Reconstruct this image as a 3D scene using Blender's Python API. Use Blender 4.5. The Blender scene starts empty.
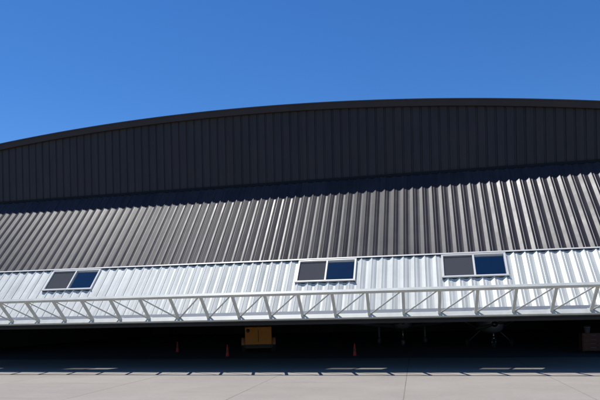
import bpy, math, random
from mathutils import Vector, Matrix
random.seed(7)
S = bpy.context.scene
COL = S.collection

# ------------------------------------------------------------------ camera
CAM_H = 1.8
F_PX, PY, ROLL, YAW = 554.05, 314.14, 0.0208, 0.2057
cd = bpy.data.cameras.new('camera'); cam = bpy.data.objects.new('camera', cd); COL.objects.link(cam)
cd.sensor_width = 36.0; cd.lens = F_PX / 600 * 36; cd.shift_y = (PY - 200) / 600
cd.clip_start = .1; cd.clip_end = 6000
cr, sr, cy_, sy_ = math.cos(ROLL), math.sin(ROLL), math.cos(YAW), math.sin(YAW)
Rv = Vector((cy_*cr, sy_*cr, -sr)); Uv = Vector((cy_*sr, sy_*sr, cr)); Fv = Vector((-sy_, cy_, 0))
m = Matrix((Rv, Uv, -Fv)).transposed().to_4x4(); m.translation = Vector((0, 0, CAM_H))
cam.matrix_world = m
S.camera = cam

# ------------------------------------------------------------------ sky, sun, exposure
SUN = Vector((-.309, .1706, 1.0)).normalized()
w = bpy.data.worlds.new('World'); S.world = w; w.use_nodes = True
nt = w.node_tree; bg = nt.nodes['Background']
sky = nt.nodes.new('ShaderNodeTexSky'); sky.sky_type = 'NISHITA'; sky.sun_disc = False
sky.sun_elevation = math.asin(SUN.z); sky.sun_rotation = math.atan2(SUN.x, SUN.y)
sky.altitude = 1800; sky.air_density = 1.0; sky.dust_density = 0.15; sky.ozone_density = 4.5
hs = nt.nodes.new('ShaderNodeHueSaturation'); hs.inputs['Saturation'].default_value = 1.25; hs.inputs['Hue'].default_value = .506
nt.links.new(sky.outputs[0], hs.inputs['Color']); nt.links.new(hs.outputs[0], bg.inputs[0]); bg.inputs[1].default_value = .142
sl = bpy.data.lights.new('sun', 'SUN'); so = bpy.data.objects.new('sun', sl); COL.objects.link(so)
sl.energy = 5.0; sl.angle = math.radians(.53); sl.color = (1, .975, .94)
so.rotation_euler = (-SUN).to_track_quat('-Z', 'Y').to_euler(); so.location = (0, 0, 60)
S.view_settings.view_transform = 'Standard'; S.view_settings.look = 'None'
S.view_settings.exposure = 0.0; S.view_settings.gamma = 1.0; S.view_settings.use_curve_mapping = False
S.render.engine = 'CYCLES'
S.cycles.max_bounces = 8; S.cycles.transparent_max_bounces = 12

# ------------------------------------------------------------------ materials
def mat(name, col, rough=.5, metal=0, spec=.5, vary=0, vscale=2.0, bump=0, bscale=20.0, stretch=None, coat=0, detail=4):
    M = bpy.data.materials.new(name); M.use_nodes = True
    n = M.node_tree.nodes; l = M.node_tree.links; b = n['Principled BSDF']
    b.inputs['Base Color'].default_value = (*col, 1); b.inputs['Roughness'].default_value = rough
    b.inputs['Metallic'].default_value = metal; b.inputs['Specular IOR Level'].default_value = spec
    b.inputs['Coat Weight'].default_value = coat
    tc = n.new('ShaderNodeTexCoord'); mp = n.new('ShaderNodeMapping'); l.new(tc.outputs['Object'], mp.inputs[0])
    if stretch: mp.inputs['Scale'].default_value = stretch
    if vary:
        t = n.new('ShaderNodeTexNoise'); t.inputs['Scale'].default_value = vscale; t.inputs['Detail'].default_value = detail
        t.inputs['Roughness'].default_value = .6
        l.new(mp.outputs[0], t.inputs['Vector'])
        r = n.new('ShaderNodeValToRGB'); r.color_ramp.elements[0].position = .3; r.color_ramp.elements[1].position = .7
        r.color_ramp.elements[0].color = (*[c*(1-vary) for c in col], 1)
        r.color_ramp.elements[1].color = (*[min(1, c*(1+vary)) for c in col], 1)
        l.new(t.outputs['Fac'], r.inputs[0]); l.new(r.outputs[0], b.inputs['Base Color'])
        rr = n.new('ShaderNodeMapRange'); rr.inputs['To Min'].default_value = rough*.8; rr.inputs['To Max'].default_value = min(1, rough*1.2)
        l.new(t.outputs['Fac'], rr.inputs[0]); l.new(rr.outputs[0], b.inputs['Roughness'])
    if bump:
        t = n.new('ShaderNodeTexNoise'); t.inputs['Scale'].default_value = bscale; t.inputs['Detail'].default_value = 3
        l.new(mp.outputs[0], t.inputs['Vector'])
        bp = n.new('ShaderNodeBump'); bp.inputs['Strength'].default_value = 1; bp.inputs['Distance'].default_value = bump
        l.new(t.outputs['Fac'], bp.inputs['Height']); l.new(bp.outputs[0], b.inputs['Normal'])
    return M

M_DARK = mat('charcoal_sheeting', (.036, .031, .034), .44, 0, .28, vary=.16, vscale=1.2, bump=.004, bscale=1.6)
M_WALL = mat('charcoal_wall', (.028, .0235, .022), .55, 0, .35, vary=.14, vscale=.9, bump=.003, bscale=1.6)
def panels(M, per, off, amt, streak):
    """each rolled sheet has its own tone, a lap line, and rain streaks run down it"""
    n = M.node_tree.nodes; l = M.node_tree.links; b = n['Principled BSDF']
    src = b.inputs['Base Color'].links[0].from_socket
    tc = n.new('ShaderNodeTexCoord'); sx = n.new('ShaderNodeSeparateXYZ'); l.new(tc.outputs['Object'], sx.inputs[0])
    def mm(op, a, c):
        q = n.new('ShaderNodeMath'); q.operation = op
        for i, v in enumerate((a, c)):
            if isinstance(v, (int, float)): q.inputs[i].default_value = v
            else: l.new(v, q.inputs[i])
        return q.outputs[0]
    def mr(v, a, b_, c, d):
        r = n.new('ShaderNodeMapRange')
        for k, x in zip(('From Min', 'From Max', 'To Min', 'To Max'), (a, b_, c, d)): r.inputs[k].default_value = x
        l.new(v, r.inputs[0]); return r.outputs[0]
    q = mm('DIVIDE', mm('SUBTRACT', sx.outputs[0], off), per)
    wn = n.new('ShaderNodeTexWhiteNoise'); wn.noise_dimensions = '1D'; l.new(mm('FLOOR', q, 0), wn.inputs['W'])
    f = mr(wn.outputs['Value'], 0, 1, 1-amt, 1+amt)
    lap = mm('LESS_THAN', mm('FRACT', q, 0), .010)
    f = mm('MULTIPLY', f, mr(lap, 0, 1, 1, .55))
    mp = n.new('ShaderNodeMapping'); mp.inputs['Scale'].default_value = (9, .45, .45); l.new(tc.outputs['Object'], mp.inputs[0])
    t = n.new('ShaderNodeTexNoise'); t.inputs['Scale'].default_value = 1; t.inputs['Detail'].default_value = 5; l.new(mp.outputs[0], t.inputs['Vector'])
    f = mm('MULTIPLY', f, mr(t.outputs['Fac'], .35, .7, 1+streak*.3, 1-streak))
    vm = n.new('ShaderNodeVectorMath'); vm.operation = 'SCALE'; l.new(src, vm.inputs[0]); l.new(f, vm.inputs['Scale']); l.new(vm.outputs[0], b.inputs['Base Color'])
    # sheet gloss varies from panel to panel
    rs = b.inputs['Roughness'].links[0].from_socket
    l.new(mm('MULTIPLY', rs, mr(wn.outputs['Color'], 0, 1, .93, 1.08)), b.inputs['Roughness'])
M_WHITE = mat('white_sheeting', (.61, .615, .555), .40, 0, .6, vary=.05, vscale=1.3, bump=.004, bscale=1.8)
for M_, a_, s_ in ((M_DARK, .10, .22), (M_WALL, .10, .2), (M_WHITE, .03, .18)): panels(M_, 1.0425, -7.645-16.68+.13, a_, s_)
M_TRIM = mat('white_trim', (.68, .66, .61), .4, 0, .5, vary=.04)
M_TRUSS = mat('pale_grey_paint', (.56, .56, .50), .45, 0, .4, vary=.1, vscale=3)
M_GALV = mat('blue_grey_trim', (.19, .21, .24), .6, 0, .3, vary=.1, vscale=4)
M_FASC = mat('brown_fascia', (.042, .029, .021), .55, 0, .3, vary=.15, vscale=1)
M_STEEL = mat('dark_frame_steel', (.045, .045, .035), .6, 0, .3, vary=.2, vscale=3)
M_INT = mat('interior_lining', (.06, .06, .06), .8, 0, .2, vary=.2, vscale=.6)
M_ROOF = mat('roof_sheeting', (.12, .12, .125), .5, .3, .4, vary=.1)
M_BLACK = mat('black_trim', (.008, .008, .009), .7, 0, .2, vary=.1)
M_RUB = mat('black_rubber', (.02, .02, .02), .8, vary=.2, vscale=20)
M_ORANGE = mat('orange_paint', (.62, .20, .006), .55, vary=.12, vscale=5)
M_CONE = mat('cone_orange', (.55, .03, .012), .5, vary=.06, vscale=9)
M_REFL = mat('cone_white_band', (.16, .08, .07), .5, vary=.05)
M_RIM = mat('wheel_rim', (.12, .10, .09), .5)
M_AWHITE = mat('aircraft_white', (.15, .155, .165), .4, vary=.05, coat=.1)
M_ASTRIPE = mat('aircraft_stripe', (.25, .03, .03), .35, vary=.05)
M_ACHROME = mat('bare_metal', (.35, .35, .36), .35, 1, vary=.1, vscale=10)
M_DKGLASS = mat('dark_glass', (.02, .025, .03), .08, 0, .6, vary=.05)
M_BROWN = mat('brown_enamel', (.11, .028, .012), .6, vary=.15, vscale=6)
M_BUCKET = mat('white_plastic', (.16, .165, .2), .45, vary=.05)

def glass_material(name, base, tcol, refl, trans):
    """see-through pane: part mirror, part clear (or part woven mesh)"""
    M = bpy.data.materials.new(name); M.use_nodes = True
    n = M.node_tree.nodes; l = M.node_tree.links; n.remove(n['Principled BSDF']); out = n['Material Output']
    tr = n.new('ShaderNodeBsdfTransparent'); tr.inputs[0].default_value = (*tcol, 1)
    gl = n.new('ShaderNodeBsdfGlossy'); gl.inputs['Roughness'].default_value = .02; gl.inputs[0].default_value = (1, 1, 1, 1)
    tc = n.new('ShaderNodeTexCoord'); no = n.new('ShaderNodeTexNoise'); no.inputs['Scale'].default_value = 1.4
    bp = n.new('ShaderNodeBump'); bp.inputs['Distance'].default_value = .003
    l.new(tc.outputs['Object'], no.inputs['Vector']); l.new(no.outputs['Fac'], bp.inputs['Height']); l.new(bp.outputs[0], gl.inputs['Normal'])
    mx = n.new('ShaderNodeMixShader'); mx.inputs[0].default_value = refl
    l.new(tr.outputs[0], mx.inputs[1]); l.new(gl.outputs[0], mx.inputs[2])
    if trans < 1:
        df = n.new('ShaderNodeBsdfDiffuse'); df.inputs[0].default_value = (*base, 1)
        m2 = n.new('ShaderNodeMixShader'); m2.inputs[0].default_value = trans
        l.new(df.outputs[0], m2.inputs[1]); l.new(mx.outputs[0], m2.inputs[2]); l.new(m2.outputs[0], out.inputs[0])
    else: l.new(mx.outputs[0], out.inputs[0])
    return M
M_GLASS = glass_material('window_glass', (0, 0, 0), (.86, .9, .92), .125, 1)
M_SCREEN = glass_material('insect_screen', (.14, .14, .145), (.95, .95, .95), .03, .58)

def concrete(name, base, joints=True, jx=-.28, px=3.72, jy=13.95, py=4.1, jw=.012):
    M = bpy.data.materials.new(name); M.use_nodes = True
    n = M.node_tree.nodes; l = M.node_tree.links; b = n['Principled BSDF']
    b.inputs['Roughness'].default_value = .85; b.inputs['Specular IOR Level'].default_value = .25
    tc = n.new('ShaderNodeTexCoord')
    def noise(s, d, r=.6, sc=None):
        t = n.new('ShaderNodeTexNoise'); t.inputs['Scale'].default_value = s; t.inputs['Detail'].default_value = d; t.inputs['Roughness'].default_value = r
        if sc:
            mp = n.new('ShaderNodeMapping'); mp.inputs['Scale'].default_value = sc; l.new(tc.outputs['Object'], mp.inputs[0]); l.new(mp.outputs[0], t.inputs['Vector'])
        else: l.new(tc.outputs['Object'], t.inputs['Vector'])
        return t.outputs['Fac']
    def ramp(fac, p0, c0, p1, c1):
        r = n.new('ShaderNodeMapRange'); r.inputs['From Min'].default_value = p0; r.inputs['From Max'].default_value = p1
        r.inputs['To Min'].default_value = c0; r.inputs['To Max'].default_value = c1; l.new(fac, r.inputs[0]); return r.outputs[0]
    def math_(op, a, bb=None, c=None):
        q = n.new('ShaderNodeMath'); q.operation = op
        for i, v in enumerate((a, bb, c)):
            if v is None: continue
            if isinstance(v, (int, float)): q.inputs[i].default_value = v
            else: l.new(v, q.inputs[i])
        return q.outputs[0]
    v = math_('MULTIPLY', ramp(noise(.35, 6, .68), .3, .89, .7, 1.08), ramp(noise(9, 6, .7), .3, .95, .7, 1.05))
    v = math_('MULTIPLY', v, ramp(noise(120, 2), .3, .93, .7, 1.06))
    v = math_('MULTIPLY', v, ramp(noise(1.0, 4, .6, (.25, 2.2, 1)), .58, 1, .78, .86))      # broom drag and water marks along the slabs
    if joints:
        sx = n.new('ShaderNodeSeparateXYZ'); l.new(tc.outputs['Object'], sx.inputs[0])
        wob = ramp(noise(3, 2), 0, -.012, 1, .012)
        def line(c, off, per, wd):
            a = math_('ADD', math_('SUBTRACT', c, off), wob)
            a = math_('PINGPONG', math_('ABSOLUTE', a), per/2)
            return math_('LESS_THAN', a, wd)
        la = line(sx.outputs[0], jx, px, jw); lb = line(sx.outputs[1], jy, py, jw*.55)
        # the slabs differ a little in tone
        wn = n.new('ShaderNodeTexWhiteNoise'); wn.noise_dimensions = '2D'; cb = n.new('ShaderNodeCombineXYZ')
        l.new(math_('FLOOR', math_('DIVIDE', math_('SUBTRACT', sx.outputs[0], jx), px)), cb.inputs[0])
        l.new(math_('FLOOR', math_('DIVIDE', math_('SUBTRACT', sx.outputs[1], jy), py)), cb.inputs[1]); l.new(cb.outputs[0], wn.inputs['Vector'])
        v = math_('MULTIPLY', v, ramp(wn.outputs['Value'], 0, .965, 1, 1.03))
        v = math_('MULTIPLY', v, math_('SUBTRACT', 1, math_('MULTIPLY', la, math_('MULTIPLY', ramp(noise(.22, 2), .4, .45, .62, 1), .55))))
        v = math_('MULTIPLY', v, math_('SUBTRACT', 1, math_('MULTIPLY', lb, .10)))
    cm = n.new('ShaderNodeVectorMath'); cm.operation = 'SCALE'; cm.inputs[0].default_value = base; l.new(v, cm.inputs['Scale'])
    l.new(cm.outputs[0], b.inputs['Base Color'])
    bp = n.new('ShaderNodeBump'); bp.inputs['Distance'].default_value = .003; bp.inputs['Strength'].default_value = .5
    l.new(noise(60, 3), bp.inputs['Height']); l.new(bp.outputs[0], b.inputs['Normal'])
    return M
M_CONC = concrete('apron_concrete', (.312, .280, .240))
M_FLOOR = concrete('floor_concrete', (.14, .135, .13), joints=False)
M_EARTH = mat('dry_ground', (.16, .14, .09), .95, vary=.3, vscale=.05)

# ------------------------------------------------------------------ helpers
def tag(o, label=None, cat=None, group=None, kind=None):
    for k, v in (('label', label), ('category', cat), ('group', group), ('kind', kind)):
        if v: o[k] = v
    return o
def empty(name, loc, rz=0):
    o = bpy.data.objects.new(name, None); COL.objects.link(o); o.location = loc; o.rotation_euler = (0, 0, rz); o.empty_display_size = .3
    return o
class MB:
    def __init__(s): s.v = []; s.f = []; s.m = []; s.sm = []
    def face(s, idx, mi=0, smooth=False): s.f.append(idx); s.m.append(mi); s.sm.append(smooth)
    def quad(s, a, b, c, d, mi=0, smooth=False):
        k = len(s.v); s.v += [a, b, c, d]; s.face((k, k+1, k+2, k+3), mi, smooth)
    def box(s, o, ax, ay, az, mi=0):
        """box from centre o with half-axis vectors"""
        k = len(s.v); o, ax, ay, az = map(Vector, (o, ax, ay, az))
        for i in (-1, 1):
            for j in (-1, 1):
                for l in (-1, 1): s.v.append(o+ax*i+ay*j+az*l)
        for q in ((0, 1, 3, 2), (4, 6, 7, 5), (0, 4, 5, 1), (2, 3, 7, 6), (0, 2, 6, 4), (1, 5, 7, 3)): s.face(tuple(k+i for i in q), mi)
    def abox(s, lo, hi, mi=0):
        lo, hi = Vector(lo), Vector(hi); c = (lo+hi)/2; h = (hi-lo)/2
        s.box(c, (h.x, 0, 0), (0, h.y, 0), (0, 0, h.z), mi)
    def rings(s, rings, mi=0, smooth=True, caps=True):
        k = len(s.v); n = len(rings[0])
        for r in rings: s.v += [Vector(p) for p in r]
        for i in range(len(rings)-1):
            for j in range(n):
                a = k+i*n+j; b = k+i*n+(j+1) % n; s.face((a, b, b+n, a+n), mi, smooth)
        if caps: s.face(tuple(k+j for j in reversed(range(n))), mi); s.face(tuple(k+(len(rings)-1)*n+j for j in range(n)), mi)
    def tube(s, a, b, r0, r1=None, n=12, mi=0, smooth=True, flat=1.0, side=None):
        a, b = Vector(a), Vector(b); d = (b-a).normalized(); r1 = r0 if r1 is None else r1
        u = Vector(side) if side else d.orthogonal(); u = (u-d*u.dot(d)).normalized(); v = d.cross(u)
        s.rings([[p+u*math.cos(2*math.pi*i/n)*r+v*math.sin(2*math.pi*i/n)*r*flat for i in range(n)] for p, r in ((a, r0), (b, r1))], mi, smooth)
    def bar(s, a, b, wu, wv, side, mi=0):
        """rectangular bar a-b; wu along side, wv across"""
        a, b = Vector(a), Vector(b); d = (b-a); u = Vector(side); u = (u-d.normalized()*u.dot(d.normalized())).normalized(); v = d.normalized().cross(u)
        s.box((a+b)/2, d/2, u*wu/2, v*wv/2, mi)
    def lathe(s, o, axis, prof, n=20, mi=0, smooth=True):
        o = Vector(o); d = Vector(axis).normalized(); u = d.orthogonal().normalized(); v = d.cross(u)
        s.rings([[o+d*h+u*math.cos(2*math.pi*i/n)*r+v*math.sin(2*math.pi*i/n)*r for i in range(n)] for r, h in prof], mi, smooth)
    def build(s, name, mats, parent=None, origin=None, bevel=0):
        me = bpy.data.meshes.new(name)
        o0 = Vector(origin) if origin is not None else Vector((0, 0, 0))
        me.from_pydata([tuple(Vector(p)-o0) for p in s.v], [], s.f)
        for M in (mats if isinstance(mats, (list, tuple)) else [mats]): me.materials.append(M)
        for p, mi, sm in zip(me.polygons, s.m, s.sm): p.material_index = mi; p.use_smooth = sm
        me.update()
        o = bpy.data.objects.new(name, me); COL.objects.link(o)
        o.location = o0
        if parent:
            o.parent = parent
        if bevel:
            bv = o.modifiers.new('bevel', 'BEVEL'); bv.width = bevel; bv.segments = 2; bv.limit_method = 'ANGLE'
        return o
def copy_one(o, parent, loc):
    c = o.copy(); COL.objects.link(c); c.parent = parent; c.location = loc
    return c

# ------------------------------------------------------------------ ground
g = MB(); g.quad((-2500, -2500, -.012), (2500, -2500, -.012), (2500, 2500, -.012), (-2500, 2500, -.012))
tag(g.build('ground', M_EARTH), kind='structure')
HY = 22.05                      # plane of the front wall
XC = -7.645                     # middle of the door
HW = 18.6                       # half width of the hangar
BACK = HY + 30
g = MB(); g.quad((-90, -40, 0), (80, -40, 0), (80, HY, 0), (-90, HY, 0))
tag(g.build('apron', M_CONC), kind='structure')
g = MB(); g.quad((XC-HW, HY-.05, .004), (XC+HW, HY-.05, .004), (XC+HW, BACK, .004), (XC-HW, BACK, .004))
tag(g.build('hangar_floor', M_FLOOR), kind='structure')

# ------------------------------------------------------------------ hangar: fitted geometry of the tilted door
YB, ZB, TH, L = 17.0165, 1.6107, .8334, 7.4865
ct, st = math.cos(TH), math.sin(TH)
T1 = 2.7717
PITCH = .3475; RH = .060
def D(x, t, n=0): return Vector((x, YB+t*ct-n*st, ZB+t*st+n*ct))
ZTOP, AXC, AR = 10.36, -8.035, 103.3
def arch(x): return ZTOP-(x-AXC)**2/(2*AR)
ZH = ZB+L*st                    # height of the hinge line

HANG = tag(empty('hangar', (XC, HY, 0)), 'huge arched metal hangar with charcoal upper wall and tilted open door', 'hangar')
def P(mb, name, mats, parent=HANG, bevel=0):
    o = mb.build(name, mats, None, None, bevel); o.parent = parent
    # vertices are in world space: counter the parent's offset
    off = Vector((0, 0, 0)); q = parent
    while q is not None: off += Vector(q.location); q = q.parent
    o.location = -off
    return o

# rib profile over one pitch, x offsets from the rib centre and heights
PROF = [(x-.126, h) for x, h in ((0, 0), (.108, .050), (.120, .050), (.126, .034), (.184, .019), (.198, .026), (.284, 0))]
WPROF = [(-.045, .032), (-.024, 0), (.024, 0), (.045, .032)]
def profile(x0, x1, cuts=(), phase=0, prof=PROF):
    pts = []
    k0 = int(math.floor((x0-phase)/PITCH))-1; k1 = int(math.ceil((x1-phase)/PITCH))+1
    for k in range(k0, k1+1):
        for dx, h in prof: pts.append((phase+k*PITCH+dx, h))
    pts.sort()
    def hh(x):
        for (a, ha), (b, hb) in zip(pts, pts[1:]):
            if a <= x <= b: return ha+(hb-ha)*(x-a)/(b-a) if b > a else ha
        return 0
    xs = [p for p in pts if x0 < p[0] < x1]+[(x0, hh(x0)), (x1, hh(x1))]+[(c, hh(c)) for c in cuts if x0 < c < x1]
    return sorted(xs)

DX0, DX1 = XC-16.68, XC+16.68
WIN_C = [XC-9.53, XC-4.82, XC+4.73, XC+9.50, XC+14.28]
WIN_W, WT0, WT1 = 2.0, 1.63, 2.68
# white lower cladding with openings for the windows
cuts = []
for c in WIN_C: cuts += [c-WIN_W/2+.04, c+WIN_W/2-.04]
low = MB(); pr = profile(DX0, DX1, cuts)
for (a, ha), (b, hb) in zip(pr, pr[1:]):
    mid = (a+b)/2
    inwin = any(abs(mid-c) < WIN_W/2-.04 for c in WIN_C)
    for t0, t1 in (((.24, WT0+.04), (WT1-.04, T1)) if inwin else ((.24, T1),)):
        low.quad(D(a, t0, ha), D(b, t0, hb), D(b, t1, hb), D(a, t1, ha))
P(low, 'lower_cladding', M_WHITE)
# charcoal upper cladding, in sheets that lap 3 mm over each other
upc = MB(); pr = profile(DX0, DX1)
for (a, ha), (b, hb) in zip(pr, pr[1:]):
    upc.quad(D(a, T1+.012, ha), D(b, T1+.012, hb), D(b, L-.10, hb), D(a, L-.10, ha))
P(upc, 'upper_cladding', M_DARK)
# flashing between the two, with a folded drip edge
fl = MB()
fl.box(D((DX0+DX1)/2, T1-.020, .066), ((DX1-DX0)/2, 0, 0), (D(0, .028)-D(0, 0)), (D(0, 0, .004)-D(0, 0, 0)))
fl.box(D((DX0+DX1)/2, T1+.006, .031), ((DX1-DX0)/2, 0, 0), (D(0, .003)-D(0, 0)), (D(0, 0, .031)-D(0, 0, 0)))
P(fl, 'flashing', M_TRIM)
cl = MB()  # black closure strip, added to deepen the shade in the gaps under the flashing
cl.box(D((DX0+DX1)/2, T1-.054, .023), ((DX1-DX0)/2, 0, 0), (D(0, .006)-D(0, 0)), (D(0, 0, .023)-D(0, 0, 0)))
P(cl, 'shade_closure_strip', M_RUB)
bt = MB()
bt.box(D((DX0+DX1)/2, .245, .066), ((DX1-DX0)/2, 0, 0), (D(0, .068)-D(0, 0)), (D(0, 0, .004)-D(0, 0, 0)))
P(bt, 'base_trim', M_GALV)
# frame of the door behind the sheets
fr = MB()
def dbox(mb, x0, x1, t0, t1, n0, n1, mi=0):
    mb.box(D((x0+x1)/2, (t0+t1)/2, (n0+n1)/2), ((x1-x0)/2, 0, 0), D(0, (t1-t0)/2)-D(0, 0), D(0, 0, (n1-n0)/2)-D(0, 0, 0), mi)
dbox(fr, DX0, DX1, .004, .20, -.22, -.003); dbox(fr, DX0, DX1, L-.30, L-.12, -.22, -.004)
dbox(fr, DX0, DX0+.15, .2, L-.3, -.22, -.004); dbox(fr, DX1-.15, DX1, .2, L-.3, -.22, -.004)
for t in (1.50, 2.74, 4.0, 5.3, 6.4): dbox(fr, DX0+.15, DX1-.15, t-.04, t+.04, -.12, -.004)
for k in range(-15, 16):
    x = XC+k*1.0425
    if any(abs(x-c) < 1.08 for c in WIN_C): continue
    dbox(fr, x-.03, x+.03, .2, L-.3, -.20, -.122)
P(fr, 'door_frame', M_STEEL)
seal = MB(); dbox(seal, DX0, DX1, -.045, .002, -.16, -.06); P(seal, 'bottom_seal', M_RUB)

# stiffening truss standing out from the bottom of the door
TN = 1.04; NP = 16; TP = 1.0425
TU = D(0, .12, TN)-D(0, .12, 0)
tr = MB()
dbox(tr, DX0, DX1, .0, .175, .0, .075)
tr.box(D(XC, .17, TN), ((DX1-DX0)/2, 0, 0), D(0, .055)-D(0, 0), D(0, 0, .05)-D(0, 0, 0))
truss = P(tr, 'door_truss', M_TRUSS, bevel=.008)
sproto = None
for k in range(-NP, NP+1):
    x = XC+k*TP
    if abs(k) == NP: x -= math.copysign(.06, k)
    if sproto is None:
        mb = MB(); a = D(0, .12, .062); b = D(0, .17, TN-.05)
        mb.bar(a, b, .085, .07, (1, 0, 0))
        mb.box(D(0, .12, .068), (.09, 0, 0), D(0, .07)-D(0, 0), D(0, 0, .006)-D(0, 0, 0))
        sproto = P(mb, 'strut', M_TRUSS, truss, bevel=.005); base = sproto.location.copy(); sproto.location = base+Vector((x, 0, 0))
    else: copy_one(sproto, truss, base+Vector((x, 0, 0)))
for sgn in (-1, 1):
    proto = None
    for k in range(NP):
        x = XC+sgn*k*TP
        if proto is None:
            mb = MB(); mb.tube(D(sgn*.05, .13, .075), D(sgn*(TP-.05), .165, TN-.03), .025, n=8)
            proto = P(mb, 'diagonal', M_TRUSS, truss); base = proto.location.copy(); proto.location = base+Vector((x, 0, 0))
        else: copy_one(proto, truss, base+Vector((x, 0, 0)))

# windows: frame > screened pane, clear pane
def wbox(mb, x0, x1, t0, t1, n0, n1, mi=0): dbox(mb, x0, x1, t0, t1, n0, n1, mi)
mb = MB(); h = WIN_W/2; fw = .062
wbox(mb, -h, h, WT0, WT0+fw, -.03, .085); wbox(mb, -h, h, WT1-.05, WT1, -.03, .085)
wbox(mb, -h, -h+fw, WT0+fw, WT1-.05, -.03, .083); wbox(mb, h-fw, h, WT0+fw, WT1-.05, -.03, .083)
wbox(mb, -.028, .028, WT0+fw, WT1-.05, -.028, .078)
wbox(mb, -h-.02, h+.02, WT0-.004, WT0+.012, .02, .095)
wbox(mb, .03, h-fw, WT0+fw, WT0+fw+.022, .0, .045); wbox(mb, .03, h-fw, WT1-.072, WT1-.05, .0, .045)
wproto = P(mb, 'window', M_TRIM, HANG, bevel=.004); wbase = wproto.location.copy()
wproto.location = wbase+Vector((WIN_C[0], 0, 0))
def pane(name, x0, x1, n, M):
    q = MB(); wbox(q, x0, x1, WT0+fw-.01, WT1-.045, n-.002, n+.002)
    me = q.build(name, M, wproto); me.location = (0, 0, 0); return me
scr = pane('screen_pane', -h+fw-.005, -.022, .034, M_SCREEN)
gls = pane('glass_pane', .022, h-fw+.005, .022, M_GLASS)
scr['label'] = 'grey insect screen over the left half of the window'; gls['label'] = 'clear pane reflecting deep blue sky'
q = MB(); q.box(D(0, WT0-.010, .023), (WIN_W/2, 0, 0), (D(0, .006)-D(0, 0)), (D(0, 0, .023)-D(0, 0, 0)))  # black strip added below the sill to darken the shaded rib gaps
wcl = q.build('shade_closure_strip', M_RUB, wproto)
for c in WIN_C[1:]:
    wc = copy_one(wproto, HANG, wbase+Vector((c, 0, 0)))
    for ch in (scr, gls, wcl): copy_one(ch, wc, (0, 0, 0))

# front wall above the door, arched top, and the flanks beside the door
WY = HY+.13
fw_ = MB(); pr = profile(XC-HW, XC+HW, prof=WPROF)
for (a, ha), (b, hb) in zip(pr, pr[1:]):
    z0 = ZH if DX0-.1 < (a+b)/2 < DX1+.1 else 0
    fw_.quad((a, WY-ha, z0), (b, WY-hb, z0), (b, WY-hb, arch(b)-.05), (a, WY-ha, arch(a)-.05))
P(fw_, 'front_wall', M_WALL)
ht = MB(); ht.abox((DX0, HY+.005, ZH-.05), (DX1, HY+.085, ZH+.08)); ht.abox((DX0, HY+.087, ZH-.05), (DX1, HY+.16, ZH-.003)); P(ht, 'header_trim', M_BLACK)
lin = MB()
N = 48
for i in range(N):
    a = XC-HW+2*HW*i/N; b = XC-HW+2*HW*(i+1)/N
    lin.quad((a, HY+.25, ZH if True else 0), (b, HY+.25, ZH), (b, HY+.25, arch(b)-.3), (a, HY+.25, arch(a)-.3))
for x0, x1 in ((XC-HW, DX0-.05), (DX1+.05, XC+HW)):
    lin.abox((x0, HY+.17, 0), (x1, HY+.3, ZH))
lin.abox((XC-HW, HY+.17, ZH-.02), (XC+HW, HY+.24, ZH+.35))
P(lin, 'header_beam', M_STEEL)
fa = MB(); fs = MB()
N = 96
def ring(x, y0, y1, z0, z1): return [(x, y0, arch(x)+z0), (x, y1, arch(x)+z0), (x, y1, arch(x)+z1), (x, y0, arch(x)+z1)]
fa.rings([ring(XC-HW-.2+(2*HW+.4)*i/N, HY-.01, HY+.085, -.23, .0) for i in range(N+1)], smooth=False)
P(fa, 'fascia', M_FASC)
cap = MB(); cap.rings([ring(XC-HW-.22+(2*HW+.44)*i/N, HY-.03, HY+.14, .002, .05) for i in range(N+1)], smooth=False)
P(cap, 'roof_edge_cap', mat('edge_cap', (.05, .045, .045), .5, .2, .5, vary=.1))
rf = MB(); rf.rings([ring(XC-HW-.2+(2*HW+.4)*i/N, HY+.141, BACK+.3, -.18, .04) for i in range(N+1)], smooth=False)
P(rf, 'roof', M_ROOF)
for s in (-1, 1):
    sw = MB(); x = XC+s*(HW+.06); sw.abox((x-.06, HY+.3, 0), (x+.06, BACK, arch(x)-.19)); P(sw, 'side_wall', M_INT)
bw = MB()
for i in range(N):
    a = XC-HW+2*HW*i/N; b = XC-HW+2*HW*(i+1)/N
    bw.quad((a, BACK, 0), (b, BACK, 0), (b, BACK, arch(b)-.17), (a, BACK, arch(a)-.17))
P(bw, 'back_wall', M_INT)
# rafters inside
ra = MB()
for y in (28, 34, 40, 46):
    ra.rings([[(x, y-.1, arch(x)-.75), (x, y+.1, arch(x)-.75), (x, y+.1, arch(x)-.2), (x, y-.1, arch(x)-.2)] for x in [XC-HW+2*HW*i/24 for i in range(25)]], smooth=False)
P(ra, 'rafter', M_STEEL)
# hinges along the header and the hydraulic rams at the jambs
hproto = None
for k in range(-5, 6):
    x = XC+k*3.1275+.17
    if hproto is None:
        mb = MB(); mb.tube(D(-.12, L-.075, -.03), D(.12, L-.075, -.03), .035, n=10); mb.box(D(0, L-.10, -.03), (.05, 0, 0), D(0, .05)-D(0, 0), D(0, 0, .02)-D(0, 0, 0))
        hproto = P(mb, 'hinge', M_STEEL); hb = hproto.location.copy(); hproto.location = hb+Vector((x, 0, 0))
    else: copy_one(hproto, HANG, hb+Vector((x, 0, 0)))
for x in (DX0+.08, DX1-.08):
    mb = MB(); mb.tube((x, HY+.02, 2.4), D(x, 3.6, -.3)*.55+Vector((x, HY+.02, 2.4))*.45, .07); mb.tube((x, HY+.02, 2.4), D(x, 3.6, -.24), .035)
    P(mb, 'hydraulic_ram', M_ACHROME)

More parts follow.
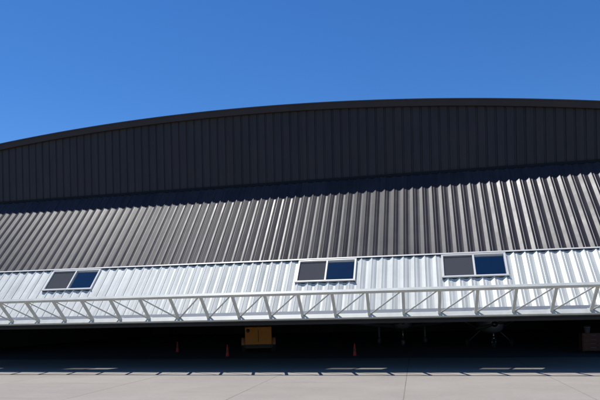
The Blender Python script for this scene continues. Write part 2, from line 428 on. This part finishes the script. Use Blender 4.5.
# ------------------------------------------------------------------ things under and behind the door
def make_cone(loc, label):
    o = empty('traffic_cone', loc); tag(o, label, 'traffic cone', 'orange cones just inside the hangar')
    b = MB(); b.abox((-.12, -.12, 0), (.12, .12, .03)); b.build('cone_base', M_RUB, o, bevel=.008)
    c = MB(); c.lathe((0, 0, .03), (0, 0, 1), [(.085, 0), (.08, .02), (.022, .50), (.018, .51)], 20); c.build('cone_body', M_CONE, o)
    r = MB(); r.lathe((0, 0, .03), (0, 0, 1), [(.0635, .20), (.0525, .29)], 20); r.build('reflective_band', M_REFL, o)
    return o
make_cone((-8.03, 22.9, .004), 'brightest orange traffic cone, just left of the orange tow tractor')
make_cone((-11.75, 26.0, .004), 'dim red orange traffic cone left of the middle, deepest in shadow')
make_cone((-2.50, 22.9, .004), 'orange traffic cone right of the tow tractor, below the middle window')

# tow tractor: square orange front between dark tyres
tt = tag(empty('tow_tractor', (-7.2, 24.9, .004), .27), 'square fronted orange tow tractor parked inside under the door', 'tow tractor')
b = MB()
b.abox((-.62, 0, .25), (.62, .25, 1.24)); b.abox((-.60, .25, .35), (.60, 1.25, 1.08)); b.abox((-.64, 1.25, .35), (.64, 2.6, .78))
b.build('body', M_ORANGE, tt, bevel=.04)
b = MB(); b.abox((-.012, -.012, .55), (.012, -.001, 1.1)); b.build('hood_seam', M_STEEL, tt)
for x in (-.48,):
    b = MB(); b.lathe((x, .002, 1.07), (0, -1, 0), [(.085, 0), (.085, .03), (.07, .045), (.0, .05)], 20); b.build('headlight', M_DKGLASS, tt)
b = MB(); b.abox((-.66, -.10, .28), (.66, -.004, .42)); b.build('bumper', M_STEEL, tt, bevel=.015)
for x in (-.69, .69):
    for y in (.55, 2.0):
        b = MB(); b.lathe((x-.10, y, .33), (1, 0, 0), [(.20, 0), (.31, .01), (.33, .04), (.33, .16), (.31, .19), (.20, .2)], 24); wh = b.build('wheel', M_RUB, tt)
        r = MB(); r.lathe((x-.105, y, .33), (1, 0, 0), [(.0, 0), (.19, .0), (.19, .21), (0, .21)], 18); r.build('rim', M_RIM, wh)
    b = MB(); b.rings([[(x-.11, .55+.40*math.cos(a), .33+.40*math.sin(a)), (x+.11, .55+.40*math.cos(a), .33+.40*math.sin(a)),
        (x+.11, .55+.36*math.cos(a), .33+.36*math.sin(a)), (x-.11, .55+.36*math.cos(a), .33+.36*math.sin(a))] for a in [math.pi*(.05+.9*i/10) for i in range(11)]])
    b.build('fender', mat('faded_fender', (.55, .22, .12), .5, vary=.1), tt)
b = MB(); b.abox((-.28, 1.55, .78), (.28, 2.05, .90)); b.abox((-.28, 2.0, .9), (.28, 2.12, 1.3)); b.build('seat', M_RUB, tt, bevel=.03)
b = MB(); b.tube((0, 1.2, 1.0), (0, 1.42, 1.22), .025); b.rings([[Vector((0, 1.43, 1.23))+Vector((math.cos(a)*.17, 0, 0))+Vector((0, -.7, .7))*math.sin(a)*.17+Vector((math.cos(c)*math.cos(a), -math.sin(c)*.7, math.sin(c)*.7))*.014 for c in [math.pi/3*j for j in range(6)]] for a in [math.pi/10*i for i in range(21)]], caps=False); b.build('steering_wheel', M_RUB, tt)

# light aircraft
def ell(y, cx, cz, rx, rz, n=20, p=2.4):
    out = []
    for i in range(n):
        a = 2*math.pi*i/n; c, s = math.cos(a), math.sin(a)
        out.append((cx+rx*math.copysign(abs(c)**(2/p), c), y, cz+rz*math.copysign(abs(s)**(2/p), s)))
    return out
def wheel(parent, x, y, r, wd, pants=False):
    b = MB(); b.lathe((x-wd/2, y, r), (1, 0, 0), [(r*.55, 0), (r*.9, .005), (r, wd*.25), (r, wd*.75), (r*.9, wd-.005), (r*.55, wd)], 22)
    wh = b.build('wheel', M_RUB, parent)
    q = MB(); q.lathe((x-wd/2-.004, y, r), (1, 0, 0), [(0, 0), (r*.54, 0), (r*.54, wd+.008), (0, wd+.008)], 16); q.build('hub', M_ACHROME, wh)
    if pants:
        q = MB(); q.rings([ell(yy, x, r*1.12, rr, rr*1.5, 14) for yy, rr in ((y-.36, .01), (y-.30, .07), (y-.15, .105), (y+.05, .11), (y+.3, .06), (y+.48, .01))]); q.build('wheel_fairing', M_AWHITE, wh)
def airfoil(x, y0, ch, z, th):
    pts = [(0, 0), (.05, .45), (.25, .6), (.6, .4), (1, .03), (1, -.03), (.6, -.28), (.25, -.4), (.05, -.3)]
    return [(x, y0+p*ch, z+q*th) for p, q in pts]
def high_wing(loc, rz=0):
    o = empty('high_wing_airplane', loc, rz)
    tag(o, 'white high wing airplane with splayed landing gear, right of the other airplane', 'airplane')
    b = MB(); b.rings([ell(0, 0, 1.16, .17, .17), ell(.06, 0, 1.14, .33, .30), ell(.35, 0, 1.12, .44, .37), ell(1.0, 0, 1.14, .50, .43), ell(1.25, 0, 1.16, .52, .46),
        ell(1.8, 0, 1.32, .54, .62), ell(2.9, 0, 1.34, .52, .60), ell(3.5, 0, 1.28, .42, .48), ell(5.0, 0, 1.27, .22, .26), ell(6.6, 0, 1.30, .06, .14)])
    b.build('fuselage', M_AWHITE, o)
    b = MB()
    for s in (-1, 1):
        b.rings([airfoil(s*x, y, c, z, t) for x, y, c, z, t in ((.0, 1.55, 1.6, 1.92, .2), (2.6, 1.55, 1.6, 1.96, .2), (4.95, 1.65, 1.12, 2.02, .13))][::s], smooth=False)
    b.build('wing', M_AWHITE, o)
    for s in (-1, 1):
        b = MB(); b.tube((s*.50, 1.85, .92), (s*2.4, 2.0, 1.89), .045, n=10, flat=.45, side=(0, 1, 0)); b.build('wing_strut', M_AWHITE, o)
        b = MB(); b.tube((s*.38, 1.95, .86), (s*1.02, 2.0, .24), .055, .035, n=10, flat=.5, side=(0, 1, 0)); b.build('gear_leg', M_AWHITE, o)
        wheel(o, s*1.04, 2.0, .20, .14)
    b = MB(); b.tube((0, .45, .85), (0, .40, .45), .035); b.tube((0, .40, .58), (0, .36, .44), .05, n=10)
    for s in (-1, 1): b.tube((s*.075, .38, .45), (s*.085, .38, .18), .018, n=8)
    b.tube((-.085, .38, .45), (.085, .38, .45), .02, n=8)
    b.build('nose_gear', M_ACHROME, o); wheel(o, 0, .38, .18, .12)
    b = MB(); b.lathe((0, .02, 1.16), (0, -1, 0), [(.15, 0), (.13, .10), (.07, .2), (0, .25)], 18); b.build('spinner', M_ACHROME, o)
    b = MB()
    for s in (-1, 1): b.rings([[(s*r*math.cos(.25)+cx, -.06+cy*1, 1.16+s*r*math.sin(.25)+cz) for cx, cy, cz in ((-w_*.25, 0, w_), (0, .02, 0), (w_*.25, 0, -w_), (0, -.015, 0))] for r, w_ in ((.05, .04), (.3, .075), (.65, .065), (.86, .03))])
    b.build('propeller', M_STEEL, o)
    b = MB(); b.rings([ell(1.22, 0, 1.60, .40, .02, 12), ell(1.50, 0, 1.72, .47, .14, 12), ell(1.7, 0, 1.72, .50, .18, 12)]); b.build('windshield', M_DKGLASS, o)
    b = MB()
    for s in (-1, 1): b.rings([airfoil(s*x, 5.8+x*.1, .95-x*.2, 1.32, .07) for x in (0.03, 1.5)][::s], smooth=False)
    b.build('tailplane', M_AWHITE, o)
    b = MB(); b.rings([[(-.05, y0, z), (.05, y0, z), (.02, y1, z), (-.02, y1, z)] for y0, y1, z in ((5.5, 6.9, 1.4), (6.1, 7.1, 2.4))], smooth=False); b.build('fin', M_ASTRIPE, o)
    b = MB()
    for s in (-1, 1): b.quad((s*.505, .9, 1.12), (s*.555, 2.9, 1.18), (s*.555, 2.9, 1.10), (s*.505, .9, 1.04))
    return o
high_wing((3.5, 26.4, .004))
def low_wing(loc, rz=0):
    o = empty('low_wing_airplane', loc, rz)
    tag(o, 'faint pale low wing airplane in the dark between the cone and high wing airplane', 'airplane')
    b = MB(); b.rings([ell(0, 0, 1.28, .15, .15), ell(.06, 0, 1.26, .34, .28), ell(.4, 0, 1.24, .46, .36), ell(1.3, 0, 1.26, .54, .44), ell(2.8, 0, 1.32, .55, .5),
        ell(4.0, 0, 1.34, .38, .38), ell(5.4, 0, 1.36, .2, .22), ell(6.6, 0, 1.38, .05, .1)]); b.build('fuselage', M_AWHITE, o)
    b = MB(); b.rings([ell(1.3, 0, 1.66, .30, .03, 12), ell(1.7, 0, 1.74, .42, .28, 12), ell(2.8, 0, 1.74, .42, .30, 12), ell(3.5, 0, 1.66, .28, .06, 12)]); b.build('canopy', M_DKGLASS, o)
    b = MB()
    for s in (-1, 1): b.rings([airfoil(s*x, 1.7+x*.05, 1.6-x*.1, .95+x*.09, .2-x*.015) for x in (.1, 2.4, 4.6)][::s], smooth=False)
    b.build('wing', M_AWHITE, o)
    for s in (-1, 1):
        b = MB(); b.tube((s*1.25, 1.95, 1.04), (s*1.25, 1.95, .3), .05); b.build('gear_leg', M_AWHITE, o)
        wheel(o, s*1.25, 1.95, .2, .14, True)
    b = MB(); b.tube((0, .5, .95), (0, .45, .3), .04); b.build('nose_gear', M_ACHROME, o); wheel(o, 0, .45, .17, .12, True)
    b = MB(); b.lathe((0, .02, 1.28), (0, -1, 0), [(.15, 0), (.13, .12), (.07, .25), (0, .3)], 18); b.build('spinner', M_ASTRIPE, o)
    b = MB()
    for s in (-1, 1): b.rings([[(s*r*math.cos(.1)+cx, -.07+cy, 1.28+s*r*math.sin(.1)+cz) for cx, cy, cz in ((-w_*.25, 0, w_), (0, .02, 0), (w_*.25, 0, -w_), (0, -.015, 0))] for r, w_ in ((.05, .04), (.3, .075), (.65, .065), (.9, .03))])
    b.build('propeller', M_STEEL, o)
    b = MB()
    for s in (-1, 1): b.rings([airfoil(s*x, 5.8, .9-x*.15, 1.4, .07) for x in (.03, 1.5)][::s], smooth=False)
    b.build('tailplane', M_AWHITE, o)
    b = MB(); b.rings([[(-.05, y0, z), (.05, y0, z), (.02, y1, z), (-.02, y1, z)] for y0, y1, z in ((5.5, 6.7, 1.45), (6.2, 6.9, 2.4))], smooth=False); b.build('fin', M_AWHITE, o)
    return o
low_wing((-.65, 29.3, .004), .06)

# brown tool cabinet with a white bucket on top, far right
tc = tag(empty('tool_cabinet', (6.9, 23.9, .004)), 'brown tool cabinet with drawers inside the hangar at far right', 'cabinet')
b = MB(); b.abox((-.42, 0, .09), (.42, .5, .80)); b.build('carcass', M_BROWN, tc, bevel=.01)
for i, z in enumerate((.13, .29, .45, .61)):
    b = MB(); b.abox((-.38, -.02, z), (.38, -.001, z+.14)); d = b.build('drawer', M_BROWN, tc, bevel=.004)
    b = MB(); b.tube((-.15, -.045, z+.10), (.15, -.045, z+.10), .01, n=8)
    for s in (-.14, .14): b.tube((s, -.045, z+.10), (s, -.018, z+.10), .007, n=6)
    b.build('handle', M_ACHROME, d)
for x in (-.36, .36):
    for y in (.06, .44):
        b = MB(); b.lathe((x-.02, y, .045), (1, 0, 0), [(.045, 0), (.045, .04)], 12); b.build('caster', M_RUB, tc)
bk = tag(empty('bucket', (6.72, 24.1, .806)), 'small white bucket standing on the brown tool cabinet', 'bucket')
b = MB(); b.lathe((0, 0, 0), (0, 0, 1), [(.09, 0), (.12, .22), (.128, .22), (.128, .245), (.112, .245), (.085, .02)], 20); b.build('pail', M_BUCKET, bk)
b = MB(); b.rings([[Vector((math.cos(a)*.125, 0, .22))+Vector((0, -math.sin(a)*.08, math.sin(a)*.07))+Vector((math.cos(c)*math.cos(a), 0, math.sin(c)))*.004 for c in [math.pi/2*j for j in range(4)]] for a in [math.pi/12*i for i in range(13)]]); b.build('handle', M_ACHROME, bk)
